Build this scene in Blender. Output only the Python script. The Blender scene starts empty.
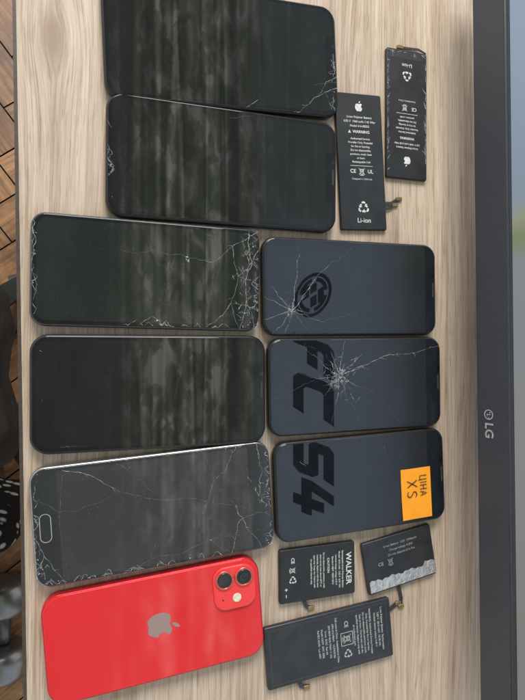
import bpy, bmesh, math, random
from mathutils import Vector, Matrix
random.seed(7)
S=bpy.context.scene
S.view_settings.view_transform='Standard'
S.view_settings.look='None'
S.view_settings.exposure=0
MM=0.001
# ---------------------------------------------------------------- camera
TH=math.radians(17.0); F=526.0; D=0.364
dv=Vector((math.sin(TH),0,-math.cos(TH))); rv=Vector((math.cos(TH),0,math.sin(TH))); uv=Vector((0,1,0))
CAM=-dv*D
cd=bpy.data.cameras.new("camera"); cam=bpy.data.objects.new("camera",cd)
S.collection.objects.link(cam); S.camera=cam
cam.location=CAM; cam.rotation_euler=(0,-TH,0)
cd.sensor_fit='HORIZONTAL'; cd.sensor_width=36; cd.lens=36*F/525
cd.clip_start=0.01; cd.clip_end=50
def ray(px,py):
    return dv+rv*((px-262.5)/F)-uv*((py-350)/F)
def at(px,py,z):
    """where a measured spot of the photo lies on the horizontal plane of height z"""
    q=ray(px,py); return CAM+q*((z-CAM.z)/q.z)

# ---------------------------------------------------------------- materials
def nmat(name):
    m=bpy.data.materials.new(name); m.use_nodes=True
    nt=m.node_tree; return m,nt,nt.nodes['Principled BSDF']
def N(nt,t,**k):
    n=nt.nodes.new(t)
    for a,b in k.items(): setattr(n,a,b)
    return n
def mth(nt,op,a,b=None,c=None,clamp=False):
    n=nt.nodes.new('ShaderNodeMath'); n.operation=op; n.use_clamp=clamp
    for i,v in enumerate((a,b,c)):
        if v is None: continue
        if isinstance(v,(int,float)): n.inputs[i].default_value=v
        else: nt.links.new(v,n.inputs[i])
    return n.outputs[0]
def mixc(nt,f,a,b,mode='MIX'):
    n=nt.nodes.new('ShaderNodeMix'); n.data_type='RGBA'; n.blend_type=mode
    for s,v in ((n.inputs[0],f),(n.inputs[6],a),(n.inputs[7],b)):
        if isinstance(v,(int,float)): s.default_value=v
        elif isinstance(v,(tuple,list)): s.default_value=(*v[:3],1)
        else: nt.links.new(v,s)
    return n.outputs[2]
def ramp(nt,f,pts):
    n=nt.nodes.new('ShaderNodeValToRGB'); cr=n.color_ramp
    while len(cr.elements)<len(pts): cr.elements.new(0.5)
    for e,(p,c) in zip(cr.elements,pts):
        e.position=p; e.color=(*(c if isinstance(c,tuple) else (c,c,c)),1)
    nt.links.new(f,n.inputs[0]); return n.outputs[0]
def noise(nt,vec,scale,detail=3,rough=.5,dist=0):
    n=nt.nodes.new('ShaderNodeTexNoise'); n.inputs['Scale'].default_value=scale
    n.inputs['Detail'].default_value=detail; n.inputs['Roughness'].default_value=rough
    n.inputs['Distortion'].default_value=dist
    if vec is not None: nt.links.new(vec,n.inputs['Vector'])
    return n.outputs[0]
def mapping(nt,vec,scale=(1,1,1),rot=(0,0,0),loc=(0,0,0)):
    n=nt.nodes.new('ShaderNodeMapping'); nt.links.new(vec,n.inputs[0])
    n.inputs['Scale'].default_value=scale; n.inputs['Rotation'].default_value=rot; n.inputs['Location'].default_value=loc
    return n.outputs[0]
def simple(name,base,rough=.4,metal=0,spec=.5,var=.15,scale=400,bump=0):
    m,nt,b=nmat(name)
    tc=N(nt,'ShaderNodeTexCoord')
    f=noise(nt,tc.outputs['Object'],scale,4)
    dark=tuple(c*(1-var) for c in base); lite=tuple(min(1,c*(1+var)) for c in base)
    nt.links.new(mixc(nt,ramp(nt,f,[(.35,0.),(.65,1.)]),dark,lite),b.inputs['Base Color'])
    nt.links.new(mth(nt,'MULTIPLY_ADD',f,rough*.3,rough*.85),b.inputs['Roughness'])
    b.inputs['Metallic'].default_value=metal; b.inputs['Specular IOR Level'].default_value=spec
    if bump:
        bp=N(nt,'ShaderNodeBump'); bp.inputs['Strength'].default_value=.9; bp.inputs['Distance'].default_value=bump
        nt.links.new(f,bp.inputs['Height']); nt.links.new(bp.outputs[0],b.inputs['Normal'])
    return m
def glass_mat(name,base,dust=.10,spec=.5,rough=.03,seed=0.):
    m,nt,b=nmat(name)
    tc=N(nt,'ShaderNodeTexCoord'); o=mapping(nt,tc.outputs['Object'],loc=(seed,seed*.7,0))
    sm=ramp(nt,noise(nt,o,28,4,.6,1.2),[(.42,0.),(.72,1.)])
    big=noise(nt,o,9,2)
    sp=ramp(nt,noise(nt,o,1500,2,.5),[(.70,0.),(.78,1.)])
    str_=ramp(nt,noise(nt,mapping(nt,o,(60,900,1),(0,0,.5)),1,2),[(.68,0.),(.8,1.)])
    c=mixc(nt,mth(nt,'MULTIPLY',sm,.35),base,tuple(x*1.5+.006 for x in base))
    c=mixc(nt,mth(nt,'MULTIPLY',mth(nt,'MULTIPLY',sp,big),dust*2.2),c,(.6,.6,.58))
    c=mixc(nt,mth(nt,'MULTIPLY',str_,dust*.12),c,(.5,.5,.5))
    nt.links.new(c,b.inputs['Base Color'])
    nt.links.new(mth(nt,'MULTIPLY_ADD',sm,.02,rough),b.inputs['Roughness'])
    b.inputs['Specular IOR Level'].default_value=spec
    return m

M_frame=simple("black_frame",(.018,.018,.02),.3,.3)
M_frame_grey=simple("grey_frame",(.10,.10,.105),.3,.8)
M_frame_silver=simple("silver_frame",(.32,.32,.33),.3,.9)
M_print=simple("white_print",(.62,.62,.6),.6)
M_print_dim=simple("dim_print",(.30,.30,.30),.6)
M_print_mid=simple("mid_print",(.46,.46,.45),.6)
M_crack=simple("crack_glint",(.42,.44,.45),.25,0,.8,.75,500)
M_crack_dim=simple("crack_faint",(.13,.14,.145),.25,0,.8,.7,400)
M_ear=simple("earpiece_mesh",(.035,.035,.038),.6)
M_lens=simple("lens_black",(.004,.004,.006),.05,0,.9)
M_lensring=simple("lens_ring",(.75,.16,.15),.22,.8)
M_batt=simple("battery_wrap",(.014,.015,.017),.42,0,.5,.25,90)
M_batt2=simple("battery_wrap_grey",(.020,.021,.024),.35,0,.5,.25,90)
M_flex=simple("flex_cable",(.03,.03,.033),.4)
M_gold=simple("gold_contact",(.30,.22,.11),.4,.8)
M_white=simple("crinkled_silver_foil",(.62,.63,.64),.3,.75,.5,.12,260,.0012)

# ---------------------------------------------------------------- mesh helpers
def rr(L,W,r,n=10):
    hx,hy=L/2,W/2; r=max(min(r,hx-1e-5,hy-1e-5),1e-5); out=[]
    for cx,cy,a0 in ((hx-r,-hy+r,-90),(hx-r,hy-r,0),(-hx+r,hy-r,90),(-hx+r,-hy+r,180)):
        for i in range(n+1):
            a=math.radians(a0+90*i/n); out.append((cx+r*math.cos(a),cy+r*math.sin(a)))
    return out
def slab(bm,L,W,r,prof,cx=0,cy=0,n=10,mi=0):
    rings=[]
    for ins,z in prof:
        rings.append([bm.verts.new((cx+x,cy+y,z)) for x,y in rr(L-2*ins,W-2*ins,r-ins,n)])
    m=len(rings[0])
    for a,b in zip(rings,rings[1:]):
        for i in range(m):
            f=bm.faces.new((a[i],a[(i+1)%m],b[(i+1)%m],b[i])); f.smooth=True; f.material_index=mi
    f=bm.faces.new(rings[-1]); f.material_index=mi
    f=bm.faces.new(list(reversed(rings[0]))); f.material_index=mi
def poly(bm,pts,z):
    bm.faces.new([bm.verts.new((x,y,z)) for x,y in pts])
def mk(name,bm,mats,parent=None,loc=None,rot=0):
    bmesh.ops.recalc_face_normals(bm,faces=bm.faces)
    me=bpy.data.meshes.new(name); bm.to_mesh(me); bm.free()
    for m in (mats if isinstance(mats,(list,tuple)) else [mats]): me.materials.append(m)
    o=bpy.data.objects.new(name,me); S.collection.objects.link(o)
    if parent: o.parent=parent
    if loc is not None: o.location=loc
    if rot: o.rotation_euler=(0,0,rot)
    return o
def flat(name,bm,mats,parent=None,loc=None,rot=0):
    for f in bm.faces:
        f.normal_update()
        if f.normal.z<0: f.normal_flip()
    me=bpy.data.meshes.new(name); bm.to_mesh(me); bm.free()
    for m in (mats if isinstance(mats,(list,tuple)) else [mats]): me.materials.append(m)
    o=bpy.data.objects.new(name,me); S.collection.objects.link(o)
    if parent: o.parent=parent
    if loc is not None: o.location=loc
    if rot: o.rotation_euler=(0,0,rot)
    return o
def empty(name,loc,rot,label,cat,group=None):
    e=bpy.data.objects.new(name,None); S.collection.objects.link(e)
    e.empty_display_size=.01; e.location=loc; e.rotation_euler=(0,0,rot)
    e["label"]=label; e["category"]=cat
    if group: e["group"]=group
    return e
def text(bm,s,size,x,y,z,rot=0,align='CENTER',bold=0,shear=0,sx=1,mat4=None):
    cu=bpy.data.curves.new("t",'FONT'); cu.body=s; cu.size=size; cu.align_x=align; cu.align_y='CENTER'
    cu.offset=bold; cu.shear=shear; cu.resolution_u=3
    o=bpy.data.objects.new("t",cu); S.collection.objects.link(o)
    bpy.context.view_layer.update()
    me=bpy.data.meshes.new_from_object(o.evaluated_get(bpy.context.evaluated_depsgraph_get()))
    T=mat4 if mat4 is not None else Matrix.Translation((x,y,z))@Matrix.Rotation(rot,4,'Z')@Matrix.Diagonal((sx,1,1,1))
    me.transform(T); bm.from_mesh(me)
    bpy.data.objects.remove(o); bpy.data.curves.remove(cu); bpy.data.meshes.remove(me)
def ribbon(bm,pts,w0,w1,z,jit=.0):
    n=len(pts); L=[];R=[]
    for i,p in enumerate(pts):
        a=Vector(pts[max(i-1,0)]); b=Vector(pts[min(i+1,n-1)]); d=(b-a)
        if d.length<1e-9: d=Vector((1,0))
        d.normalize(); nn=Vector((-d.y,d.x)); w=(w0+(w1-w0)*i/(n-1))/2*random.uniform(1-jit,1+jit)
        L.append(bm.verts.new((p[0]+nn.x*w,p[1]+nn.y*w,z))); R.append(bm.verts.new((p[0]-nn.x*w,p[1]-nn.y*w,z)))
    for i in range(n-1):
        bm.faces.new((L[i],R[i],R[i+1],L[i+1]))
def jag(a,b,amp=.05,n=None):
    a=Vector(a);b=Vector(b);d=b-a;l=d.length
    n=n or max(3,int(l/.0018)); nn=Vector((-d.y,d.x))/max(l,1e-9)
    ph=[random.uniform(0,6.28) for _ in range(3)]; am=[random.gauss(0,.035)*l,random.gauss(0,.018)*l,random.gauss(0,.010)*l]; out=[]
    for i in range(n+1):
        t=i/n; env=min(1,4*t*(1-t)*2)
        off=env*(am[0]*math.sin(math.pi*t)+am[1]*math.sin(5*t+ph[1])+am[2]*math.sin(13*t+ph[2])+random.gauss(0,.00022))
        p=a+d*t+nn*(off if 0<i<n else 0); out.append((p.x,p.y))
    return out
def ring(bm,cx,cy,r0,r1,z,n=28):
    a=[bm.verts.new((cx+r0*math.cos(2*math.pi*i/n),cy+r0*math.sin(2*math.pi*i/n),z)) for i in range(n)]
    b=[bm.verts.new((cx+r1*math.cos(2*math.pi*i/n),cy+r1*math.sin(2*math.pi*i/n),z)) for i in range(n)]
    for i in range(n): bm.faces.new((a[i],b[i],b[(i+1)%n],a[(i+1)%n]))
def disc(bm,cx,cy,r,z,n=28):
    bm.faces.new([bm.verts.new((cx+r*math.cos(2*math.pi*i/n),cy+r*math.sin(2*math.pi*i/n),z)) for i in range(n)])
APPLE=[(.02,.33),(.12,.37),(.25,.40),(.37,.36),(.44,.29),(.36,.22),(.31,.12),(.31,0),(.36,-.09),(.45,-.15),(.41,-.28),(.33,-.42),(.23,-.5),(.13,-.5),(0,-.46),(-.12,-.5),(-.23,-.5),(-.35,-.38),(-.44,-.2),(-.47,0),(-.44,.2),(-.35,.33),(-.22,.39),(-.1,.37)]
LEAF=[(0,.43),(.02,.55),(.1,.66),(.22,.72),(.21,.6),(.13,.48)]
def cr_smooth(P,k=4):
    n=len(P); out=[]
    for i in range(n):
        p0,p1,p2,p3=(Vector(P[(i+j-1)%n]) for j in range(4))
        for s in range(k):
            t=s/k
            v=.5*((2*p1)+(p2-p0)*t+(2*p0-5*p1+4*p2-p3)*t*t+(3*p1-p0-3*p2+p3)*t**3); out.append((v.x,v.y))
    return out
def apple(bm,cx,cy,s,rot,z,k=1):
    c,si=math.cos(rot),math.sin(rot)
    for P in (APPLE,LEAF):
        Q=cr_smooth(P,k) if k>1 else P
        poly(bm,[(cx+s*(x*c-y*si),cy+s*(x*si+y*c)) for x,y in Q],z)
def recycle(bm,cx,cy,s,z,rot=0):
    for k in range(3):
        a=rot+math.radians(90+120*k)
        def pt(r,da): return (cx+s*r*math.cos(a+math.radians(da)),cy+s*r*math.sin(a+math.radians(da)))
        ribbon(bm,[pt(.55,-22),pt(.62,0),pt(.55,22)],s*.2,s*.2,z)
        ribbon(bm,[pt(.5,40),pt(.36,62)],s*.2,s*.2,z)
        poly(bm,[pt(.62,68),pt(.15,55),pt(.5,92)],z)
def bin_icon(bm,cx,cy,s,z,rot=0):
    c,si=math.cos(rot),math.sin(rot)
    def q(x,y): return (cx+s*(x*c-y*si),cy+s*(x*si+y*c))
    w=s*.09
    for a,b in (((-.3,.3),(-.2,-.4)),((.3,.3),(.2,-.4)),((-.2,-.4),(.2,-.4)),((-.38,.3),(.38,.3)),((-.45,-.45),(.45,.45)),((-.45,.45),(.45,-.45))):
        ribbon(bm,[q(*a),q(*b)],w,w,z)
    poly(bm,[q(-.3,-.6),q(.3,-.6),q(.3,-.52),q(-.3,-.52)],z)

def fit(quad,z):
    P=[at(x,y,z) for x,y in quad]   # TL TR BR BL
    c=sum(P,Vector())/4
    ax=((P[1]-P[0])+(P[2]-P[3]))/2; ay=((P[0]-P[3])+(P[1]-P[2]))/2
    rot=math.atan2(ax.y,ax.x)
    return Vector((c.x,c.y,0)),rot,ax.length,ay.length
def tolocal(px,py,z,c,rot):
    p=at(px,py,z)-c; cs,sn=math.cos(-rot),math.sin(-rot)
    return (p.x*cs-p.y*sn,p.x*sn+p.y*cs)

# ---------------------------------------------------------------- desk
dm,nt,b=nmat("pale_wood_laminate")
tc=N(nt,'ShaderNodeTexCoord'); o=tc.outputs['Object']
warp=mapping(nt,o,(8,1.3,1)); wn=noise(nt,warp,1,2,.5,.3)
sep=N(nt,'ShaderNodeSeparateXYZ'); nt.links.new(o,sep.inputs[0])
# a knot near the top of the board bends the grain around itself
kp=at(52,38,0); k0=at(16,0,0); k1=at(27,700,0); kx=kp.x-(k0.x+k1.x)/2
dx=mth(nt,'SUBTRACT',sep.outputs[0],kx); dy=mth(nt,'MULTIPLY',mth(nt,'SUBTRACT',sep.outputs[1],kp.y),.42)
r2=mth(nt,'ADD',mth(nt,'MULTIPLY',dx,dx),mth(nt,'MULTIPLY',dy,dy))
inv=mth(nt,'DIVIDE',.00016,mth(nt,'ADD',r2,.00016))
bend=mth(nt,'MULTIPLY',mth(nt,'MULTIPLY',dx,inv),-.85)
xx=mth(nt,'ADD',mth(nt,'MULTIPLY_ADD',wn,.05,sep.outputs[0]),bend)
cb=N(nt,'ShaderNodeCombineXYZ'); nt.links.new(xx,cb.inputs[0]); nt.links.new(mth(nt,'MULTIPLY',sep.outputs[1],.022),cb.inputs[1])
g1=noise(nt,cb.outputs[0],850,4,.65)
g2=noise(nt,cb.outputs[0],240,3,.62)
g3=noise(nt,cb.outputs[0],28,2,.5)
cb2=N(nt,'ShaderNodeCombineXYZ'); nt.links.new(xx,cb2.inputs[0]); nt.links.new(mth(nt,'MULTIPLY',sep.outputs[1],.035),cb2.inputs[1])
g4=noise(nt,cb2.outputs[0],1250,2,.6)
g5=noise(nt,cb.outputs[0],330,1,.5)
g6=noise(nt,o,5,2)
f=mth(nt,'ADD',mth(nt,'MULTIPLY',g1,.38),mth(nt,'ADD',mth(nt,'MULTIPLY',g2,.38),mth(nt,'MULTIPLY',g3,.24)))
col=ramp(nt,f,[(.38,(.345,.245,.17)),(.46,(.46,.35,.26)),(.54,(.555,.44,.34)),(.63,(.65,.54,.43))])
por=ramp(nt,g4,[(.55,0.),(.66,1.)])
col=mixc(nt,mth(nt,'MULTIPLY',por,.42),col,(.235,.15,.095))
vein=ramp(nt,g5,[(.58,0.),(.62,1.),(.67,0.)])
col=mixc(nt,mth(nt,'MULTIPLY',mth(nt,'MULTIPLY',vein,g6),.8),col,(.22,.14,.088))
col=mixc(nt,mth(nt,'MULTIPLY',ramp(nt,inv,[(.55,0.),(.95,1.)]),.6),col,(.20,.125,.075))
nt.links.new(col,b.inputs['Base Color']); b.inputs['Roughness'].default_value=.45
b.inputs['Specular IOR Level'].default_value=.4
bp=N(nt,'ShaderNodeBump'); bp.inputs['Strength'].default_value=.2; bp.inputs['Distance'].default_value=.0004
nt.links.new(g1,bp.inputs['Height']); nt.links.new(bp.outputs[0],b.inputs['Normal'])
M_desk=dm
pa=at(16,0,0); pb=at(27,700,0)
ex=(pa.x+pb.x)/2
desk=empty("desk",(ex,0,0),0,"pale wood-grain laminate desk with painted shade strip along its front, holding phones","desk")
skew=(pb.x-pa.x)/(pb.y-pa.y)
def Ex(y): return skew*y
T=.022
def box(bm,pts,z0,z1):
    a=[bm.verts.new((x,y,z0)) for x,y in pts]; c=[bm.verts.new((x,y,z1)) for x,y in pts]
    n=len(pts)
    bm.faces.new(list(reversed(a))); bm.faces.new(c)
    for i in range(n): bm.faces.new((a[i],a[(i+1)%n],c[(i+1)%n],c[i]))
bm=bmesh.new()
box(bm,[(Ex(-.6),-.6),(.62,-.6),(.62,.6),(Ex(.6),.6)],-T,0)
mk("desk_top",bm,M_desk,desk)
bm=bmesh.new()
box(bm,[(Ex(-.6)-.0022,-.6),(Ex(-.6)-.0001,-.6),(Ex(.6)-.0001,.6),(Ex(.6)-.0022,.6)],-T,-.0004)  # dark strip added along the front to stand in for shade on the floor
mk("edge_shade_strip",bm,simple("dark_edge_shade",(.06,.045,.035),.5),desk)
for y in (-.56,.56):
    bm=bmesh.new(); box(bm,[(.06,y-.02),(.60,y-.02),(.60,y+.02),(.06,y+.02)],-.74,-T-.0005)
    mk("leg",bm,simple("desk_leg_panel",(.4,.33,.25),.5),desk)

# ---------------------------------------------------------------- floor: herringbone parquet, real planks
fm,nt,b=nmat("parquet")
tc=N(nt,'ShaderNodeTexCoord'); o=tc.outputs['Object']
at_=N(nt,'ShaderNodeAttribute'); at_.attribute_name="plank"
sx_=N(nt,'ShaderNodeSeparateXYZ'); nt.links.new(at_.outputs['Vector'],sx_.inputs[0])
gr=noise(nt,tc.outputs['UV'],1,4,.65,.3)
big=noise(nt,o,11,5,.65)
c=mixc(nt,sx_.outputs[0],(.17,.085,.036),(.33,.175,.08))
c=mixc(nt,1.,c,ramp(nt,gr,[(.3,(.5,.46,.42)),(.7,(1.4,1.35,1.28))]),'MULTIPLY')
c=mixc(nt,1.,c,ramp(nt,big,[(.38,(.55,.52,.5)),(.62,(1.3,1.3,1.3))]),'MULTIPLY')
nt.links.new(c,b.inputs['Base Color']); b.inputs['Roughness'].default_value=.45
bm=bmesh.new(); box(bm,[(-2.2,-2.2),(2.2,-2.2),(2.2,2.2),(-2.2,2.2)],-.03,-.004)
for f in bm.faces: f.material_index=1
uvl=bm.loops.layers.uv.new("UVMap"); at_l=bm.verts.layers.float_vector.new("plank")
PL,PW=.28,.07; g=.0014; rot=math.radians(45-8)
cr_,sr_=math.cos(rot),math.sin(rot)
for i in range(-40,41):
    for j in range(-11,12):
        for o_ in (0,1):
            bx_=i*PW+j*PL; by_=i*PW-j*PL
            if o_==0: x0,y0,w_,h_=bx_,by_,PL,PW
            else: x0,y0,w_,h_=bx_+PL,by_+PW-PL,PW,PL
            cxx,cyy=x0+w_/2,y0+h_/2
            wx,wy=cxx*cr_-cyy*sr_,cxx*sr_+cyy*cr_
            if abs(wx)>1.5 or abs(wy)>1.9: continue
            v=random.random(); u0=random.uniform(0,50)
            q=[(x0+g,y0+g),(x0+w_-g,y0+g),(x0+w_-g,y0+h_-g),(x0+g,y0+h_-g)]
            vs=[]
            dz=random.uniform(0,.0006)
            for x,y in q:
                vv=bm.verts.new((x*cr_-y*sr_,x*sr_+y*cr_,dz)); vv[at_l]=(v,v,v); vs.append(vv)
            f=bm.faces.new(vs)
            for l,(x,y) in zip(f.loops,q):
                a_,b_2=(x,y) if o_==0 else (y,x)
                l[uvl].uv=(a_*9+u0,b_2*130+u0)
fl=mk("floor",bm,[fm,simple("floor_gap",(.02,.012,.008),.8)],None,(.11,.05,-.74)); fl["kind"]="structure"; fl["label"]="worn brown wooden herringbone parquet floor"

# ---------------------------------------------------------------- phones
def notch_panel(bm,L,W,r,z,notch=None):
    pts=rr(L,W,r,8)
    if notch:
        w,dp=notch; q=.0012
        ins=[(L/2,-w/2-q),(L/2-q,-w/2),(L/2-dp+q,-w/2),(L/2-dp,-w/2+q),(L/2-dp,w/2-q),(L/2-dp+q,w/2),(L/2-q,w/2),(L/2,w/2+q)]
        pts=pts[:9]+ins+pts[9:]
    poly(bm,pts,z)
def phone(quad,label,frame,glass,panel,t=.008,r=.010,border=.0035,notch=(.034,.0055),ear=True,cracks=(),dim=(),chips=(),endb=None,group="phones laid out in rows on the desk",w1=.00019,w2=.00013):
    c,rot,L,W=fit(quad,t)
    e=empty("smartphone",c,rot,label,"phone",group)
    bm=bmesh.new()
    slab(bm,L,W,r,[(.0016,.0),(.0005,.0007),(0,.0022),(0,t-.0024),(.0004,t-.0012),(.0012,t-.0006)],n=12)
    mk("body",bm,frame,e)
    bm=bmesh.new()
    slab(bm,L-.0022,W-.0022,r-.0011,[(0,t-.0009),(0,t-.0005),(.00025,t-.00015),(.0007,t)],n=12)
    mk("screen_glass",bm,glass,e)
    zt=t
    bm=bmesh.new()
    if endb: notch_panel(bm,L-2*endb,W-2*border,.0012,zt+.00004,None)
    else: notch_panel(bm,L-2*border,W-2*border,r-border+.001,zt+.00004,notch)
    flat("display_panel",bm,panel,e)
    if ear:
        bm=bmesh.new()
        xx=L/2-(.0032 if not endb else .0075)
        poly(bm,[(xx+a,b_) for a,b_ in rr(.0011,.011,.0005,4)],zt+.00007)
        flat("earpiece",bm,M_ear,e)
        bm=bmesh.new(); disc(bm,xx,.0105,.0014,zt+.00007,18)
        flat("front_camera",bm,M_lens,e)
    for lst,mt,w in ((cracks,M_crack,w1),(dim,M_crack_dim,w2)):
        if not lst: continue
        bm=bmesh.new()
        for ln in lst:
            P=[tolocal(x,y,t,c,rot) for x,y in ln]
            hx,hy=L/2-.0012,W/2-.0012
            P=[(max(-hx,min(hx,x)),max(-hy,min(hy,y))) for x,y in P]
            full=[]
            for a,b_ in zip(P,P[1:]):
                full+=jag(a,b_,.09)[(1 if full else 0):]
            k=random.uniform(.6,1.25)
            ribbon(bm,full,w*k,w*k*.35,zt+.0001,.45)
            for _ in range(int(len(full)/9)):
                i=random.randrange(len(full)-1); a=Vector(full[i]); d=(Vector(full[i+1])-a).normalized()
                an=random.choice((-1,1))*random.uniform(.35,1.1); d=Vector((d.x*math.cos(an)-d.y*math.sin(an),d.x*math.sin(an)+d.y*math.cos(an)))
                b2=a+d*random.uniform(.0015,.006)
                if abs(b2.x)<hx and abs(b2.y)<hy: ribbon(bm,jag(a,b2,.1,4),w*.6,w*.2,zt+.0001,.4)
        if lst is cracks:
            for x,y,s in chips:
                lx,ly=tolocal(x,y,t,c,rot); s*=MM*.7
                for _ in range(4):
                    ax_,ay_=lx+random.gauss(0,s*.8),ly+random.gauss(0,s*.8); q=s*random.uniform(.15,.6)
                    if abs(ax_)>L/2-.002 or abs(ay_)>W/2-.002: continue
                    k=random.randint(3,5); a0=random.random()*6
                    poly(bm,[(ax_+q*random.uniform(.4,1)*math.cos(a0+i*6.283/k),ay_+q*random.uniform(.3,1)*math.sin(a0+i*6.283/k)) for i in range(k)],zt+.00011)
        flat("crack",bm,mt,e)
    return e,c,rot,L,W
def shards(cx,cy,rx,ry,n,l0=2,l1=8):
    out=[]
    for _ in range(n):
        a=random.uniform(0,6.283); q=abs(random.gauss(0,.5))
        x,y=cx+rx*q*math.cos(a),cy+ry*q*math.sin(a)
        b=a+random.choice((0,0,math.pi/2))+random.gauss(0,.5); l=random.uniform(l0,l1)
        out.append([(x,y),(x+l*math.cos(b),y+l*math.sin(b))])
    return out
def edge_chips(x0,y0,x1,y1,n,nx,ny,dep=6):
    out=[]
    for _ in range(n):
        t=random.random(); x=x0+(x1-x0)*t; y=y0+(y1-y0)*t; s=random.uniform(3,12)*random.choice((-1,1)); d=random.uniform(1,dep)
        l=math.hypot(x1-x0,y1-y0); tx,ty=(x1-x0)/l,(y1-y0)/l
        out.append([(x,y),(x+nx*d+tx*s*.5,y+ny*d+ty*s*.5),(x+tx*s+nx*random.uniform(0,1.5),y+ty*s+ny*random.uniform(0,1.5))])
    return out
G_blk=glass_mat("screen_glass_black",(.005,.005,.006),.12,.5,.008,0)
G_p1=glass_mat("display_black",(.006,.0065,.0065),.12,.6,.006,1.3)
G_p2=glass_mat("display_greenish",(.010,.012,.010),.25,.6,.008,2.1)
G_p3=glass_mat("display_bluish",(.0095,.0115,.0155),.14,.65,.008,3.7)
G_b3=glass_mat("glass_bluish",(.008,.010,.0135),.14,.65,.008,3.1)
G_p4=glass_mat("display_grey_dusty",(.036,.036,.038),.35,.5,.02,4.9)
G_b4=glass_mat("glass_grey_dusty",(.024,.025,.026),.35,.5,.02,5.9)

cA=[[(337,77),(326,82),(318,95)],[(337,88),(325,92),(300,112)],[(331,60),(336,72)],[(300,112),(294,118)],[(258,100),(246,113)]]+edge_chips(335,60,335,116,7,-1,0,7)
phone([(101,-26),(338,3),(337,122),(103,91)],"large black phone, screen off, chipped along one short edge",M_frame,G_blk,G_p1,r=.011,
  cracks=cA,dim=[[(337,82),(310,86)],[(325,92),(331,110)]],chips=[(333,92,1.6),(331,108,1.)])
phone([(104,89),(336,123),(338,233),(107,215)],"large black phone, screen off, faint scratches",M_frame,G_blk,G_p1,r=.011,
  cracks=[[(105,120),(112,128)],[(107,158),(114,166),(109,176)]]+edge_chips(107,125,109,200,5,1,0,6),
  dim=[[(230,118),(262,108)],[(108,150),(116,172)]],chips=[(110,163,1.6),(111,196,1.)])
c3=[[(259,231),(233,246),(214,262),(190,258)],[(233,246),(238,276),(231,303),(240,330)],[(259,250),(238,276)],[(261,285),(238,276)],
    [(260,310),(231,303)],[(249,233),(252,262),(246,300),(255,329)],[(252,262),(261,270)],[(246,300),(240,330)],[(31,225),(36,240),(31,262)],
    [(32,270),(37,284),(33,300)],[(140,324),(152,316),(163,326)],[(128,325),(136,320)],[(231,303),(206,327)]]
c3+=shards(248,255,14,24,22,3,10)+shards(247,305,14,24,22,3,10)+edge_chips(258,234,260,328,12,-1,0,9)+edge_chips(30,215,33,320,9,1,0,6)+edge_chips(120,325,250,329,10,0,-1,6)
phone([(28,209),(259,230),(261,331),(31,326)],"black phone with shattered glass at one end and chipped edges",M_frame_grey,G_blk,G_p2,r=.009,notch=(.018,.004),
  cracks=c3,dim=[[(190,258),(120,250)],[(206,327),(150,300)],[(218,240),(180,222)],[(214,262),(218,240)]],
  chips=[(188,258,3.2),(184,261,1.8),(34,254,1.8),(33,282,1.6),(155,322,2.6),(161,324,1.4),(254,243,2.),(257,302,2.),(250,322,1.8),(244,327,1.4),(35,232,1.2)])
phone([(27,337),(265,333),(267,446),(31,453)],"black phone with intact glossy screen",M_frame,G_blk,G_p1,r=.011,
  cracks=[[(40,350),(42,352)]],dim=[[(60,447),(90,446)]],chips=[(42,400,.5)])
c5=[[(62,470),(96,478),(120,492)],[(236,446),(226,470),(214,480)],[(232,553),(240,520),(262,512)],
    [(36,540),(44,556),(66,584)],[(44,556),(34,575)],[(236,505),(258,540),(262,549)],[(256,442),(262,470),(271,478)],[(262,470),(258,500),(270,505)]]
c5+=edge_chips(34,588,262,548,26,0,-1,6)+edge_chips(33,475,35,585,14,1,0,6)+edge_chips(270,444,273,544,12,-1,0,10)+edge_chips(40,466,262,441,12,0,1,5)
c5+=shards(262,495,12,40,16,3,9)+shards(44,572,12,14,14,2,7)
ph=phone([(30,469),(270,440),(274,548),(33,592)],"grey-framed phone with home button and cracked dusty screen",M_frame_silver,G_b4,G_p4,r=.010,endb=.0155,border=.0032,
  cracks=c5,dim=[[(120,492),(170,500),(271,512)],[(110,461),(140,480),(170,500)],[(120,577),(150,560),(210,540),(273,525)],[(33,500),(60,512),(120,492)],[(150,560),(170,500)],[(62,470),(70,586)],[(214,480),(190,555)],[(200,449),(214,480),(236,505)],[(210,540),(232,553)]],
  chips=[(40,470,2.),(36,582,2.4),(36,560,1.6),(60,582,1.4),(266,450,1.7),(268,540,2.),(190,556,1.2),(212,540,1.3)],w2=.00015)
e,c,rot,L,W=ph
bm=bmesh.new()
bx=-L/2+.0078
pts=rr(.0068,.0175,.0033,8); pin=rr(.0058,.0165,.0028,8)
a=[bm.verts.new((bx+x,y,.00815)) for x,y in pts]; b_=[bm.verts.new((bx+x,y,.00815)) for x,y in pin]
for i in range(len(a)): bm.faces.new((a[i],a[(i+1)%len(a)],b_[(i+1)%len(a)],b_[i]))
flat("home_button",bm,M_print_dim,e)
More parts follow.
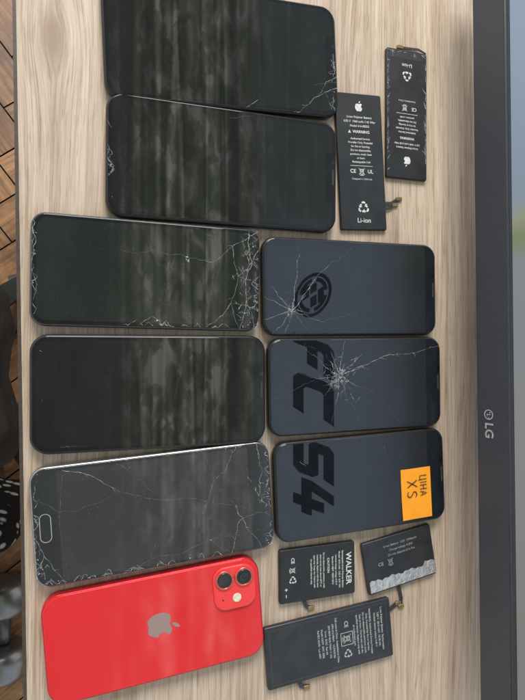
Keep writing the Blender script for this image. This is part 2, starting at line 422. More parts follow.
# right column
sc0=(292,311)
star=[(262,320),(272,334),(263,297),(330,264),(300,254),(322,322),(284,336),(272,286)]
c7=[[sc0,p] for p in star]+shards(291,310,9,9,18,2,6)
phone([(261,234),(436,246),(437,334),(264,337)],"black phone with star-shaped crack in the glass",M_frame,G_b3,G_p3,r=.010,notch=(.032,.005),
  cracks=c7,dim=[[(330,264),(352,248)],[(322,322),(372,318)],[(300,254),(296,240)],[sc0,(312,333)],[(278,300),(286,292),(302,290)]],chips=[(292,311,1.8)])
ends=[(322,362),(331,352),(345,341),(359,354),(364,368),(361,386),(349,400),(336,406),(322,394),(316,378)]
c8=[[(339,375),(x+random.uniform(-3,3),y+random.uniform(-3,3))] for x,y in ends]+shards(339,376,18,20,60,2,8)+shards(336,382,9,9,30,1.5,4)
c8+=[[(339,375),(376,360),(440,346)]]
phone([(267,339),(441,336),(442,427),(270,437)],"black phone with dense impact crack in the centre",M_frame,G_b3,G_p3,r=.010,notch=(.032,.005),
  cracks=c8,dim=[[(315,380),(270,400)],[(336,408),(330,434)],[(361,386),(402,426)],[(376,362),(412,338)],[(322,362),(290,339)],[(349,400),(360,430)],[(316,378),(296,372)]]+shards(340,376,30,30,20,4,12),chips=[(340,376,2.6),(335,384,2.2),(344,371,1.8),(346,382,1.6),(336,372,1.8)])
phone([(273,443),(443,428),(447,518),(277,546)],"black phone with orange price note stuck on its screen",M_frame,G_b3,G_p3,r=.010,notch=(.032,.005),
  cracks=[[(300,462),(306,466)]],dim=[[(384,446),(390,462)]],chips=[(365,520,.4)])
# sticky note
z=.0083
c,rot,L,W=fit([(401,470),(430,466),(432,516),(402,521)],z)
note=empty("price_note",(c.x,c.y,z-.00005),rot,"orange paper price note with black handwriting on a phone","note")
bm=bmesh.new()
nx,ny=8,10; G=[]
def nz(u,v): return .0001+.0016*max(0,(1-u-v)*.9-.55)+.00012*(1+math.sin(u*5))*v
for j in range(ny+1):
    G.append([bm.verts.new(((i/nx-.5)*L,(j/ny-.5)*W,nz(i/nx,j/ny))) for i in range(nx+1)])
for j in range(ny):
    for i in range(nx):
        f=bm.faces.new((G[j][i],G[j][i+1],G[j+1][i+1],G[j+1][i])); f.smooth=True
flat("paper",bm,simple("orange_paper",(.95,.36,.022),.7,0,.3,.05,80),note)
bm=bmesh.new()
hw=.00055
def pen(strokes,ox,oy,s):
    for st in strokes:
        P=[(ox+y*s, oy-x*s) for x,y in st]
        full=[]
        for a,b2 in zip(P,P[1:]): full+=[(a[0]+(b2[0]-a[0])*k/4,a[1]+(b2[1]-a[1])*k/4) for k in range(4)]
        full.append(P[-1]); ribbon(bm,[(x+random.gauss(0,.00004),y+random.gauss(0,.00004)) for x,y in full],hw,hw*.9,.00062,.12)
TS=[[(0,1),(0,.0),(.55,.02),(.55,-.2)],[(.48,1),(.5,.0)]]
I_=[[(0,1),(.02,0)]]
H_=[[(0,1),(.02,0)],[(.5,1),(.5,0)],[(0,.5),(.5,.52)]]
A_=[[(0,0),(.28,1),(.55,0)],[(.1,.35),(.46,.36)]]
X_=[[(0,1),(.6,0)],[(.6,1.02),(0,-.02)]]
S_=[[(.55,.85),(.35,1),(.1,.9),(.05,.68),(.3,.52),(.5,.35),(.48,.1),(.25,0),(0,.12)]]
x0=L*.12; s=.0058; yy=W*.34
for g_,adv in ((TS,.85),(I_,.35),(H_,.8),(A_,.7)):
    pen(g_,x0,yy,s); yy-=adv*s
hw=.0007
pen(X_,-L*.30,W*.26,.0080); pen(S_,-L*.31,W*.05,.0080)
flat("handwriting",bm,simple("marker_ink",(.02,.015,.015),.6),note)

# red phone -------------------------------------------------
t=.0076
c,rot,L,W=fit([(44,597),(258,556),(265,652),(44,712)],t)
red=empty("smartphone",c,rot,"red phone lying face down with camera bump showing","phone","phones laid out in rows on the desk")
m,nt,b=nmat("red_back_glass")
tc=N(nt,'ShaderNodeTexCoord'); n1=noise(nt,tc.outputs['Object'],12,3); n2=noise(nt,tc.outputs['Object'],1600,2)
cc=mixc(nt,n1,(.64,.020,.026),(.72,.028,.034))
cc=mixc(nt,mth(nt,'MULTIPLY',ramp(nt,n2,[(.72,0.),(.78,1.)]),.25),cc,(.9,.5,.5))
nt.links.new(cc,b.inputs['Base Color']); b.inputs['Roughness'].default_value=.05; b.inputs['Specular IOR Level'].default_value=.5
M_red=m
M_redf=simple("red_aluminium",(.55,.02,.03),.35,.5)
bm=bmesh.new(); slab(bm,L,W,.0115,[(.0008,0),(.0001,.0006),(0,.001),(0,t-.0011),(.0003,t-.0005),(.0008,t-.0003)],n=14); mk("body",bm,M_redf,red)
bm=bmesh.new(); slab(bm,L-.0018,W-.0018,.0107,[(0,t-.0006),(0,t-.0003),(.0002,t-.0001),(.0006,t)],n=14); mk("back_glass",bm,M_red,red)
bm=bmesh.new(); lx,ly=tolocal(161,625,t,c,rot); apple(bm,lx,ly,.0165,-math.pi/2,t+.00008,4)
flat("fruit_emblem",bm,simple("grey_bronze_emblem",(.36,.26,.245),.22,.35,.6,.02,60),red)
bs=.0285; bx=L/2-.0035-bs/2; by=W/2-.0035-bs/2
bm=bmesh.new(); slab(bm,bs,bs,.008,[(0,t-.0002),(0,t+.0009),(.0003,t+.0014),(.0008,t+.0015)],bx,by,8)
bump=mk("camera_bump",bm,simple("red_bump_glass",(.82,.045,.045),.2,0,.5,.04),red)
zb=t+.0015
M_coat=simple("lens_coating",(.03,.05,.09),.1,.5,.9)
for dx in (-.0066,.0066):
    bm=bmesh.new(); slab(bm,.0125,.0125,.00625,[(0,zb-.0002),(0,zb+.0009),(.0004,zb+.0012),(.0011,zb+.0012),(.0012,zb+.0009)],bx+dx,by+.0062,10)
    mk("lens",bm,M_lensring,bump)
    bm=bmesh.new(); slab(bm,.0098,.0098,.0049,[(0,zb),(0,zb+.0010),(.0003,zb+.0013)],bx+dx,by+.0062,10)
    mk("lens_glass",bm,M_lens,bump)
    bm=bmesh.new(); ring(bm,bx+dx,by+.0062,.0019,.0026,zb+.00134,20); disc(bm,bx+dx+.0004,by+.0066,.0009,zb+.00136,14)
    flat("lens_coating",bm,M_coat,bump)
bm=bmesh.new(); slab(bm,.0058,.0058,.0029,[(0,zb-.0001),(0,zb+.0002),(.0003,zb+.0003)],bx+.001,by-.0070,8); mk("flash",bm,simple("flash_cream",(.75,.68,.5),.3),bump)
bm=bmesh.new(); disc(bm,bx-.0085,by-.0070,.0006,zb+.00006,12); flat("microphone_hole",bm,M_lens,bump)

# ---------------------------------------------------------------- batteries
def battery(quad,label,mat_,t=.003,r=.0016,tabs=()):
    c,rot,L,W=fit(quad,t)
    e=empty("phone_battery",c,rot,label,"battery","loose phone batteries on the desk")
    bm=bmesh.new(); slab(bm,L,W,r,[(.0007,0),(.0001,.0005),(0,.001),(0,t-.001),(.0002,t-.0004),(.0007,t)],n=5)
    mk("cell",bm,mat_,e)
    for pts,w,mt in tabs:
        P=[tolocal(x,y,.001,c,rot) for x,y in pts]
        bm=bmesh.new(); n=len(P); V=[]
        for i,p in enumerate(P):
            a=Vector(P[max(i-1,0)]); b2=Vector(P[min(i+1,n-1)]); d=(b2-a).normalized(); nn=Vector((-d.y,d.x))*w/2
            zz=.0016 if i<n-1 else .0008
            V.append([bm.verts.new((p[0]+nn.x,p[1]+nn.y,zz)),bm.verts.new((p[0]-nn.x,p[1]-nn.y,zz)),bm.verts.new((p[0]-nn.x,p[1]-nn.y,zz-.0005)),bm.verts.new((p[0]+nn.x,p[1]+nn.y,zz-.0005))])
        for a,b2 in zip(V,V[1:]):
            for k in range(4): bm.faces.new((a[k],a[(k+1)%4],b2[(k+1)%4],b2[k]))
        bm.faces.new(V[0]); bm.faces.new(list(reversed(V[-1])))
        mk("flex_cable",bm,mt,e)
        bm=bmesh.new(); slab(bm,.0048,.0028,.0005,[(0,.0003),(0,.0013),(.0003,.0016)],P[-1][0],P[-1][1],3)
        mk("connector",bm,M_gold,e)
    return e,c,rot,L,W,t
e,c,rot,L,W,t=battery([(337,92),(382,95),(386,231),(339,229)],"slim black battery with white printed label and cable tab",M_batt,
   tabs=[([(384,204),(391,204),(399,199)],.0030,M_flex),([(385,210),(391,208),(395,205)],.0014,M_flex)])
bm=bmesh.new(); z=t+.00005
apple(bm,0,W*.40,.0062,0,z)
y=W*.325
for s in ("Li-ion Polymer Battery","3.82 V  1960 mAh 7.45 Whr","Model 616-00255"): text(bm,s,.0022,0,y,z,bold=.00003); y-=.0032
y-=.001
poly(bm,[(-.0095,y-.001),(-.0071,y-.001),(-.0083,y+.0012)],z); text(bm,"WARNING",.0028,.001,y,z,bold=.00006); y-=.005
for s in ("Authorized Service","Provider Only. Potential","for fire or burning.","Do not disassemble,","puncture, crush, heat","or burn.","Rechargeable Cell"): text(bm,s,.0020,0,y,z,bold=.00003); y-=.0028
ribbon(bm,[(-.009,y),(.009,y)],.0003,.0003,z)
y-=.004; text(bm,"CE",.0038,-.007,y,z,bold=.00006); bin_icon(bm,0,y,.005,z); text(bm,"UL",.0038,.007,y,z,bold=.00006)
y-=.0055; text(bm,"Designed in California",.0018,0,y,z)
recycle(bm,0,-W*.335,.0065,z); text(bm,"Li-ion",.0048,0,-W*.43,z,bold=.00004)
flat("printed_label",bm,M_print,e)
e,c,rot,L,W,t=battery([(386,46),(426,54),(428,181),(387,177)],"slim worn black battery with upside-down printed label",M_batt,
   tabs=[([(422,62),(425,54),(418,50),(400,47)],.0016,M_flex)])
bm=bmesh.new(); z=t+.00005
apple(bm,0,-W*.36,.0062,math.pi,z)
y=-W*.26
for s in ("Li-ion Polymer Battery","3.8 V 1440 mAh 5.45 Whr"): text(bm,s,.0020,0,y,z,math.pi,bold=.00003); y+=.003
text(bm,"WARNING",.0025,0,y+.0012,z,math.pi,bold=.00006); y+=.0055
for s in ("Authorized Service","Provider Only. Potential","for fire or burning.","Do not disassemble,","puncture, crush"): text(bm,s,.0019,0,y,z,math.pi,bold=.00003); y+=.0028
ribbon(bm,[(-.009,y),(.009,y)],.0003,.0003,z); y+=.004
text(bm,"CE",.0036,.006,y,z,math.pi,bold=.00006); bin_icon(bm,-.002,y,.0046,z,math.pi); y+=.0055
text(bm,"Assembled in China",.0018,0,y,z,math.pi)
recycle(bm,0,W*.30,.0058,z,math.pi); text(bm,"Li-ion",.0038,0,W*.38,z,math.pi,bold=.00004)
flat("printed_label",bm,M_print,e)
bm=bmesh.new(); poly(bm,[(-L*.44,W*.43),(L*.40,W*.43),(L*.40,W*.485),(-L*.44,W*.485)],z)
flat("foil_strip",bm,M_flex,e)
bm=bmesh.new()
for _ in range(60):
    sx_=random.choice((-1,1)); y0=random.uniform(-W*.47,W*.45); ribbon(bm,jag((sx_*L*.468,y0),(sx_*L*.468-sx_*abs(random.gauss(0,.0012)),y0+random.uniform(.0005,.005)),.1,4),random.uniform(.0002,.0006),.0001,z,.5)
for _ in range(14):
    x0=random.uniform(-L*.45,L*.45); ribbon(bm,jag((x0,W*.484),(x0+random.uniform(-.004,.004),W*.484-abs(random.gauss(0,.002))),.1,4),.0004,.0001,z+.00003,.5)
flat("edge_wear",bm,M_print_dim,e)
e,c,rot,L,W,t=battery([(278,552),(354,540),(356,594),(281,604)],"short black battery with bold white lettering and dense small print",M_batt,t=.0036,
   tabs=[([(304,600),(306,606),(311,608)],.0026,M_flex)])
bm=bmesh.new(); z=t+.00005; R=-math.pi/2
text(bm,"WALKER",.0058,L*.41,0,z,R,bold=.00012)
x=L*.33
for s in ("Rechargeable Li-ion Polymer Battery","Model: 1810 mAh  3.82 V  6.91 Wh","Limited charge voltage 4.35 V","Standard GB/T 18287-2013"): text(bm,s,.0018,x,0,z,R,bold=.00003); x-=.0026
x-=.0008; text(bm,"CAUTION",.0024,x,.004,z,R,bold=.00005); x-=.0034
for s in ("Do not disassemble, puncture, crush","short circuit, heat above 60°C or","incinerate. Replace with the same","type only. Keep dry. Charge with","the specified charger only."): text(bm,s,.0017,x,.001,z,R,bold=.00003); x-=.0024
text(bm,"CE",.0034,-L*.33,W*.28,z,R,bold=.00006); bin_icon(bm,-L*.33,W*.1,.0042,z,R); recycle(bm,-L*.33,-W*.08,.004,z)
text(bm,"+  −",.004,-L*.42,-W*.3,z,R,bold=.0001)
flat("printed_label",bm,M_print,e)
e,c,rot,L,W,t=battery([(362,544),(430,524),(437,573),(369,597)],"black battery with crinkled silver foil strip along one side",M_batt2,t=.0036,
   tabs=[([(398,584),(401,598),(401,606)],.0026,M_flex)])
bm=bmesh.new(); z=t+.00005
nx,ny=34,9; G=[]
for j in range(ny+1):
    row=[]
    for i in range(nx+1):
        u=i/nx; v=j/ny; yt=-W*.25+.0006*math.sin(u*23)+.0005*math.sin(u*61)+(.002 if u>.85 else 0)
        row.append(bm.verts.new((-L*.47+u*L*.955,-W*.465+(yt+W*.465)*v,z+random.uniform(0,.00022))))
    G.append(row)
for j in range(ny):
    for i in range(nx): bm.faces.new((G[j][i],G[j][i+1],G[j+1][i+1],G[j+1][i]))
flat("silver_foil",bm,M_white,e)
bm=bmesh.new(); z2=t+.00011
y=W*.33
for s in ("Li-ion Battery  3.8V  2900mAh","Charge voltage 4.35V","Do not dispose of in fire"): text(bm,s,.0023,.002,y,z2,0,bold=.00002); y-=.0036
text(bm,"CE",.0036,-L*.28,W*.02,z2,0,bold=.00006); bin_icon(bm,-L*.14,W*.02,.005,z2)
flat("printed_label",bm,M_print_dim,e)
e,c,rot,L,W,t=battery([(264,631),(388,596),(395,657),(268,690)],"large dark battery with dense print and boxed bin symbol",M_batt2,t=.0038,
   tabs=[([(386,612),(392,607),(398,603)],.0030,M_flex),([(298,678),(301,686),(307,687)],.003,M_flex)])
bm=bmesh.new(); z=t+.00005; R=-math.pi/2
x=L*.42
for s in ("Li-ion Polymer Battery  Rechargeable","3.83 V  2815 mAh  10.78 Wh","Limited charge voltage 4.40 V"): text(bm,s,.0021,x,W*.02,z,R,bold=.00004); x-=.0028
x-=.001
for s in ("WARNING: Authorized Service Provider","Only. Potential for fire or burning.","Do not disassemble, puncture, crush,","heat or burn. Charge only with the","specified charger. Replace only with","an authorized part."): text(bm,s,.0020,x,W*.02,z,R,bold=.00004); x-=.0026
x-=.0035
h=.0046
for a_,b_2 in (((-h,-h),(h,-h)),((h,-h),(h,h)),((h,h),(-h,h)),((-h,h),(-h,-h))):
    ribbon(bm,[(x+a_[0],a_[1]),(x+b_2[0],b_2[1])],.00045,.00045,z)
bin_icon(bm,x+.0002,0,.0062,z,R)
text(bm,"CE",.0040,x,W*.24,z,R,bold=.00006); recycle(bm,x,-W*.25,.0048,z); x-=.0078
for s in ("Cell made in China. Assembled in China","APN 616-00641   1ICP4/37/86","S/N F8Y9 4520 73GH 11 KX","Li-ion  B10C  Rev 04","Model A2479  EMC 3302","Ref 821-02391  Lot 4471"): text(bm,s,.0020,x,W*.02,z,R,bold=.00004); x-=.0028
flat("printed_label",bm,M_print_mid,e)
bm=bmesh.new()
pts=rr(L*.93,W*.88,.001,3); pin=rr(L*.93-.0006,W*.88-.0006,.0008,3)
a=[bm.verts.new((x,y,z)) for x,y in pts]; b_=[bm.verts.new((x,y,z)) for x,y in pin]
for i in range(len(a)): bm.faces.new((a[i],a[(i+1)%len(a)],b_[(i+1)%len(a)],b_[i]))
flat("label_border",bm,simple("border_grey",(.07,.07,.07),.5),e)

# ---------------------------------------------------------------- monitor (leans back)
zb=.030
p1=at(471,0,zb); p2=at(479,700,zb)
mc=(p1+p2)/2; ma=math.atan2(p1.x-p2.x,p1.y-p2.y)
mon=empty("computer_monitor",(mc.x,mc.y,0),-ma,"dark grey computer monitor with maker's logo on its chin","monitor")
LEAN=math.radians(13)
ML=Matrix.Translation((0,0,zb))@Matrix.Rotation(LEAN,4,'Y')@Matrix.Translation((0,0,-zb))
def yzbox(bm,x0,x1,y0,y1,z0,z1,bev=.0015):
    r=bmesh.ops.create_cube(bm,size=1)
    bmesh.ops.scale(bm,verts=r['verts'],vec=(x1-x0,y1-y0,z1-z0))
    bmesh.ops.translate(bm,verts=r['verts'],vec=((x0+x1)/2,(y0+y1)/2,(z0+z1)/2))
    es=set(e for v in r['verts'] for e in v.link_edges)
    bmesh.ops.bevel(bm,geom=list(es),offset=bev,segments=3,affect='EDGES')
M_bez=simple("dark_bezel",(.044,.048,.058),.34,0,.5,.12,900)
bm=bmesh.new()
H=.265; HW=.29; CH=.0275
yzbox(bm,0,.022,-HW,HW,zb,zb+CH,.002)
yzbox(bm,.0012,.022,-HW,-HW+.009,zb+CH+.0002,zb+H)
yzbox(bm,.0012,.022,HW-.009,HW,zb+CH+.0002,zb+H)
yzbox(bm,.0225,.05,-HW+.02,HW-.02,zb+.02,zb+H-.02,.006)
bm.transform(ML)
bez=mk("bezel",bm,M_bez,mon)
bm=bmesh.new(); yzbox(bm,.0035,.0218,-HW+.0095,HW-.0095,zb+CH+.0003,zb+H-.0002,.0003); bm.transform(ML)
m,nt,b=nmat("monitor_screen_painted_glow")
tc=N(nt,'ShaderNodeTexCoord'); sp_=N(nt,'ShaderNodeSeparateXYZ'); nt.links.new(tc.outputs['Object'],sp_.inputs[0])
hgt=ramp(nt,mth(nt,'MULTIPLY',sp_.outputs[2],3.),[(.22,.30),(.36,.55),(.55,.78),(.85,.92)])  # painted glow, stronger upward so its mirror image blends with the surroundings
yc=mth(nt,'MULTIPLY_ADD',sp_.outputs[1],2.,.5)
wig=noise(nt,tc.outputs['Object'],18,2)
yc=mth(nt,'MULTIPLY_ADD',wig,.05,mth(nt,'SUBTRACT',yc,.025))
cc=ramp(nt,yc,[(.10,(.52,.50,.47)),(.30,(.62,.61,.58)),(.48,(.60,.63,.65)),(.62,(.62,.66,.70)),(.655,(.50,.62,.28)),(.685,(.80,.82,.60)),(.70,(.62,.80,1.)),(.95,(.74,.98,1.3))])  # emission tones painted along the width in place of room reflections
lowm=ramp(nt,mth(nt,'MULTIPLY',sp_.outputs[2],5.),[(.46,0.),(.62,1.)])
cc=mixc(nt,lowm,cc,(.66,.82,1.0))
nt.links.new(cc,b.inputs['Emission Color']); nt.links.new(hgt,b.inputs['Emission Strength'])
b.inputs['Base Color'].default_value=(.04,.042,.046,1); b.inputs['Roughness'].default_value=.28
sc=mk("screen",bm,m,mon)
bm=bmesh.new(); yzbox(bm,.078,.10,-.03,.03,.012,zb+.15,.004); yzbox(bm,.04,.22,-.11,.11,.0003,.0117,.004)
mk("stand",bm,M_bez,mon)
Mw=Matrix.Translation((mc.x,mc.y,0))@Matrix.Rotation(-ma,4,'Z')@ML
Mi=Mw.inverted(); o_=Mi@CAM; d_=Mi.to_3x3()@ray(489,424)
tt=(0-o_.x)/d_.x; hp=o_+d_*tt
B=ML@Matrix(((0,0,-1,-.0003),(-1,0,0,hp.y),(0,1,0,hp.z),(0,0,0,1)))
bm=bmesh.new(); bt=bmesh.new()
text(bm,"LG",.0092,0,0,0,bold=.0002,mat4=B@Matrix.Translation((.0046,0,0)))
ring(bt,-.0066,0,.0029,.0036,0); ribbon(bt,[(-.0067,.0017),(-.0067,-.0013),(-.0053,-.0013)],.0006,.0006,0)
ribbon(bt,[(-.0048,.0),(-.0035,.0)],.0006,.0006,0); disc(bt,-.0081,.0010,.0005,0,10)
me=bpy.data.meshes.new("x"); bt.to_mesh(me); bt.free(); me.transform(B); bm.from_mesh(me)
mk("maker_logo",bm,simple("logo_silver",(.50,.51,.53),.35,.3),mon)

# ---------------------------------------------------------------- lettering seen mirrored in the glass
Hs=.95; zv=2*.008-Hs
def sp(px,py):
    p=at(px,py,zv); return p.x,p.y
M_let=simple("black_lettering",(.004,.004,.005),.8,0,.1)
sign=empty("hanging_sign",(*sp(312,400),Hs),0,"black hanging sign letters with round emblem above the desk","sign")
ox,oy=sp(312,400)
bm=bmesh.new()
def L2(px,py):
    q=sp(px,py); return (q[0]-ox,q[1]-oy)
def oval(r,n=36): return [L2(313+18*r*math.cos(6.2832*i/n)-5*r*math.sin(6.2832*i/n),295+22.5*r*math.sin(6.2832*i/n)) for i in range(n)]
o1=[bm.verts.new((x,y,0)) for x,y in oval(1.)]; o2=[bm.verts.new((x,y,0)) for x,y in oval(.84)]
for i in range(36): bm.faces.new((o1[i],o1[(i+1)%36],o2[(i+1)%36],o2[i]))
o3=[bm.verts.new((x,y,-.0004)) for x,y in oval(.78)]; o4=[bm.verts.new((x,y,-.0004)) for x,y in oval(.60)]
for i in range(36):
    if i%9<7: bm.faces.new((o3[i],o3[(i+1)%36],o4[(i+1)%36],o4[i]))
zz=-.0008
def bar(pts,zz): poly(bm,[L2(*p) for p in pts],zz)
for (xa,xb,ya,yb) in ((302.5,309,286,300),(310,316.5,283,293.5),(310,316.5,295,307),(317.5,323.5,287,303)):
    s_=3.0
    bar([(xa,ya+s_),(xb,ya-s_+2),(xb,yb-s_),(xa,yb+s_-2)],zz); zz-=.0004
flat("emblem",bm,M_let,sign)
GL={"F":[(0,0),(.30,0),(.30,.34),(.78,.34),(.86,.60),(.30,.60),(.30,.68),(.36,.74),(.96,.74),(1.05,1),(.14,1),(0,.86)],
    "C":[(.14,0),(.92,0),(1.,.26),(.36,.26),(.30,.32),(.30,.68),(.36,.74),(.96,.74),(1.05,1),(.14,1),(0,.86),(0,.14)],
    "S":[(0,0),(.86,0),(1.,.14),(1.,.48),(.88,.62),(.30,.62),(.30,.74),(.96,.74),(1.05,1),(.12,1),(0,.88),(0,.50),(.12,.38),(.70,.38),(.70,.26),(.04,.26)],
    "4":[(.54,0),(.86,0),(.86,.20),(1.06,.20),(1.06,.46),(.86,.46),(.86,.76),(.54,.76),(.54,.46),(.32,.46),(.54,1),(.22,1),(0,.46),(0,.20),(.54,.20)]}
for ch,y0_,w_ in (("F",338,34),("C",376,40),("S",440,36),("4",480,33)):
    bm=bmesh.new()
    poly(bm,[L2(293+41*gy, y0_+w_*gx+15*gy-6) for gx,gy in GL[ch]],0)
    flat("letter",bm,M_let,sign)

# ---------------------------------------------------------------- chair at the desk front, jacket, textile, dumbbell
seat_z=-.30
pe=at(12,378,seat_z)
chair=empty("office_chair",(pe.x-.24,pe.y,-.74),0,"black office chair pulled up beside the desk","chair")
zc=seat_z+.74
m,nt,b=nmat("black_fabric")
tc=N(nt,'ShaderNodeTexCoord'); q1=noise(nt,tc.outputs['Object'],14,3,.6,.5); q2=noise(nt,tc.outputs['Object'],420,2)
nt.links.new(mixc(nt,ramp(nt,q1,[(.45,0.),(.6,1.)]),(.010,.010,.011),(.028,.026,.026)),b.inputs['Base Color']); b.inputs['Roughness'].default_value=.85
bp=N(nt,'ShaderNodeBump'); bp.inputs['Strength'].default_value=.5; bp.inputs['Distance'].default_value=.004; nt.links.new(mth(nt,'ADD',q1,mth(nt,'MULTIPLY',q2,.1)),bp.inputs['Height']); nt.links.new(bp.outputs[0],b.inputs['Normal'])
M_fab=m
bm=bmesh.new(); slab(bm,.42,.34,.10,[(.03,zc-.07),(.005,zc-.05),(0,zc-.03),(.01,zc-.01),(.04,zc)],n=12)
mk("seat",bm,m,chair)
bm=bmesh.new()
slab(bm,.05,.05,.025,[(0,.08),(0,zc-.072)],n=6)
mk("column",bm,M_frame_grey,chair)
bm=bmesh.new(); RR=.25; a0=math.pi
for k in range(5):
    a=a0+k*2*math.pi/5; d=Vector((math.cos(a),math.sin(a))); n2=Vector((-d.y,d.x))
    P=[]
    for s_,w,z0,z1 in ((.02,.03,.07,.11),(RR,.016,.062,.08)):
        for sg in (-1,1):
            for z_ in (z0,z1): P.append(bm.verts.new((d.x*s_+n2.x*w*sg,d.y*s_+n2.y*w*sg,z_)))
    for f in ((0,1,3,2),(4,6,7,5),(0,4,5,1),(2,3,7,6),(1,5,7,3),(0,2,6,4)): bm.faces.new([P[i] for i in f])
mk("star_base",bm,M_frame,chair)
M_cast=simple("caster_grey",(.05,.05,.05),.4)
for k in range(5):
    a=a0+k*2*math.pi/5
    bm=bmesh.new()
    for off in (-.014,.014):
        r_=bmesh.ops.create_cone(bm,cap_ends=True,segments=28,radius1=.028,radius2=.028,depth=.018)
        bmesh.ops.transform(bm,verts=r_['verts'],matrix=Matrix.Translation((0,off,.028))@Matrix.Rotation(math.pi/2,4,'X'))
    r_=bmesh.ops.create_cone(bm,cap_ends=True,segments=12,radius1=.006,radius2=.006,depth=.03)
    bmesh.ops.translate(bm,verts=r_['verts'],vec=(0,0,.050))
    mk("caster",bm,M_cast,chair,(math.cos(a)*RR,math.sin(a)*RR,0),a+1.2)
def drape(hx,hy,levels,seed,amp):
    rnd=random.Random(seed); bm=bmesh.new(); n=72; rings=[]
    ph=[rnd.uniform(0,6.28) for _ in range(5)]
    for k,(s,zz) in enumerate(levels):
        rg=[]; fall=max(.1,1-k/len(levels))
        for i in range(n):
            a=2*math.pi*i/n
            rip=1+amp*fall*(math.sin(5*a+ph[0])+.7*math.sin(11*a+ph[1])+.5*math.sin(19*a+ph[2]))
            ex_=abs(math.cos(a))**.6*math.copysign(1,math.cos(a)); ey_=abs(math.sin(a))**.6*math.copysign(1,math.sin(a))
            rg.append(bm.verts.new((hx*s*rip*ex_,hy*s*rip*ey_,zz+.010*math.sin(4*a+k*.9+ph[3])+.006*math.sin(9*a-k*1.3))))
        rings.append(rg)
    for a,b2 in zip(rings,rings[1:]):
        for i in range(n): f=bm.faces.new((a[i],a[(i+1)%n],b2[(i+1)%n],b2[i])); f.smooth=True
    bm.faces.new(rings[-1]); return bm
jk=mk("jacket",drape(.225,.155,[(1.06,-.10),(1.04,-.05),(1.0,.0),(.95,.020),(.85,.028),(.7,.024),(.5,.030),(.25,.028)],5,.035),M_fab,None,(pe.x-.24,pe.y,seat_z+.014))
jk["label"]="crumpled black jacket lying over the office chair seat"; jk["category"]="jacket"
m,nt,b=nmat("patterned_textile")
tc=N(nt,'ShaderNodeTexCoord'); vo=N(nt,'ShaderNodeTexVoronoi'); nt.links.new(mapping(nt,tc.outputs['Object'],(1,1.5,1)),vo.inputs[0]); vo.inputs['Scale'].default_value=46
vo.inputs['Randomness'].default_value=.9
pt=ramp(nt,vo.outputs['Distance'],[(.26,(.36,.36,.34)),(.36,(.012,.012,.013))])
nt.links.new(pt,b.inputs['Base Color']); b.inputs['Roughness'].default_value=.95; b.inputs['Specular IOR Level'].default_value=.1
A=at(19,508,-.42); Bq=at(19,574,-.42)
cy=(A.y+Bq.y)/2; hy=(A.y-Bq.y)/2
stool=empty("low_stool",(A.x-.205,cy,-.74),0,"low stool covered with dark black and white patterned cloth","stool")
mk("draped_cloth",drape(.195,hy,[(1.04,.10),(1.02,.2),(1.0,.27),(.96,.305),(.86,.325),(.6,.33),(.25,.332)],3,.02),m,stool)
M_sl=simple("stool_leg",(.12,.07,.04),.6)
for sx_ in (-1,1):
    for sy_ in (-1,1):
        bm=bmesh.new(); slab(bm,.03,.03,.006,[(0,0),(0,.29)],sx_*.12,sy_*hy*.5,3); mk("leg",bm,M_sl,stool)
e1=at(1,598,-.69); e2=at(3,662,-.69); mid=(e1+e2)/2; ln=abs(e1.y-e2.y); R0=.046
dbl=empty("dumbbell",(mid.x,mid.y,-.74),0,"grey metal dumbbell with rounded ends on the floor","dumbbell")
M_db=simple("worn_grey_metal",(.20,.20,.205),.32,.8,.5,.08,60)
def lathe(prof,cyl,z0,n=48):
    bm=bmesh.new(); rg=[]
    for yy,rr_ in prof: rg.append([bm.verts.new((rr_*math.cos(2*math.pi*i/n),cyl+yy,z0+rr_*math.sin(2*math.pi*i/n))) for i in range(n)])
    for a,b2 in zip(rg,rg[1:]):
        for i in range(n): f=bm.faces.new((a[i],a[(i+1)%n],b2[(i+1)%n],b2[i])); f.smooth=True
    bm.faces.new(rg[0]); bm.faces.new(rg[-1]); return bm
for sg in (-1,1):
    mk("weight",lathe([(-.032,.018),(-.030,.032),(-.024,.041),(-.014,.0452),(0,R0),(.014,.0452),(.024,.041),(.030,.032),(.032,.018)],sg*ln/2,R0),M_db,dbl)
mk("handle",lathe([(-ln/2+.030,.012),(-.02,.015),(.02,.015),(ln/2-.030,.012)],0,R0),M_frame_grey,dbl)

# ---------------------------------------------------------------- surroundings (soft room light)
w=bpy.data.worlds.new("World"); S.world=w; w.use_nodes=True; nt=w.node_tree
bg=nt.nodes['Background']
tc=N(nt,'ShaderNodeTexCoord'); sp_=N(nt,'ShaderNodeSeparateXYZ'); nt.links.new(tc.outputs['Generated'],sp_.inputs[0])
X,Y,Z=sp_.outputs
zc_=mth(nt,'MAXIMUM',Z,.06)
PX=mth(nt,'DIVIDE',X,zc_); PY=mth(nt,'DIVIDE',Y,zc_)
cb=N(nt,'ShaderNodeCombineXYZ'); nt.links.new(PX,cb.inputs[0]); nt.links.new(PY,cb.inputs[1])
P=cb.outputs[0]
n1=noise(nt,mapping(nt,P,(30,12,1)),1,3,.55,.6)
n1b=noise(nt,mapping(nt,P,(40,18,1),loc=(7,3,0)),1,3,.55,.6)
n2=noise(nt,mapping(nt,P,(6,2.2,1),loc=(3,1,0)),1,2,.5,.2)
fold=noise(nt,mapping(nt,P,(26,.6,1),loc=(1,5,0)),1,2,.5,0)
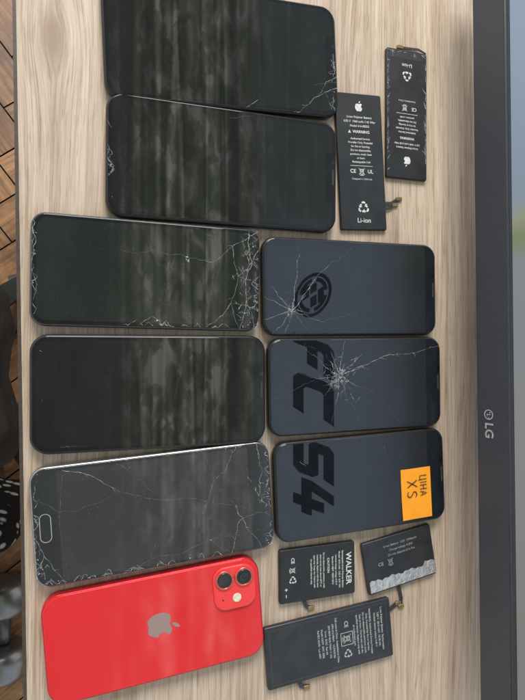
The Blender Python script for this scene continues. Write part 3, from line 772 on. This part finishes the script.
camo=ramp(nt,n1,[(.40,(.44,.53,.40)),(.47,(.66,.72,.54)),(.54,(.92,.90,.76)),(.60,(1.4,1.4,1.3))])
camo=mixc(nt,mth(nt,'MULTIPLY',ramp(nt,n1b,[(.53,0.),(.58,1.)]),.7),camo,(.50,.42,.31))
camo=mixc(nt,1.,camo,ramp(nt,fold,[(.37,(.42,.44,.42)),(.44,(.9,.9,.9)),(.51,(1.65,1.65,1.62)),(.58,(.48,.48,.48)),(.66,(.95,.95,.95))]),'MULTIPLY')
pj=mth(nt,'ADD',mth(nt,'MULTIPLY_ADD',n2,.06,-.03),PX)
inb=ramp(nt,mth(nt,'ADD',pj,.3),[(.31,.03),(.38,.75),(.42,1.),(.50,1.),(.55,.5),(.62,.25),(.70,.12)])
dark=mixc(nt,ramp(nt,n2,[(.4,0.),(.6,1.)]),(.24,.28,.255),(.36,.39,.35))
cloth=mixc(nt,inb,dark,camo)
blue=mixc(nt,n2,(.66,.82,1.02),(.82,1.0,1.22))
rm=mth(nt,'MULTIPLY',ramp(nt,mth(nt,'MULTIPLY_ADD',PX,1.,0.),[(.28,0.),(.32,1.)]),ramp(nt,mth(nt,'MULTIPLY_ADD',PY,1.,.5),[(.70,1.),(.78,.3)]))
over=mixc(nt,rm,cloth,blue)
side=mixc(nt,ramp(nt,mth(nt,'MULTIPLY_ADD',Y,.5,.5),[(.2,0.),(.8,1.)]),(.92,.90,.88),(1.36,1.35,1.32))
low=ramp(nt,mth(nt,'MULTIPLY_ADD',Z,1.,0.),[(.42,0.),(.62,1.)])
fin=mixc(nt,low,side,over)
nt.links.new(fin,bg.inputs[0]); bg.inputs[1].default_value=1.0

ld=bpy.data.lights.new("added_area_light",'AREA'); ld.shape='RECTANGLE'; ld.size=1.0; ld.size_y=.7; ld.energy=45; ld.color=(1,.985,.96)  # added lamp out of view for direction and brightness; no window known there
lo=bpy.data.objects.new("added_area_light",ld); S.collection.objects.link(lo)
lo.location=(-.05,1.65,1.15); lo.rotation_euler=(Vector((0,0,0))-lo.location).to_track_quat('-Z','Y').to_euler()
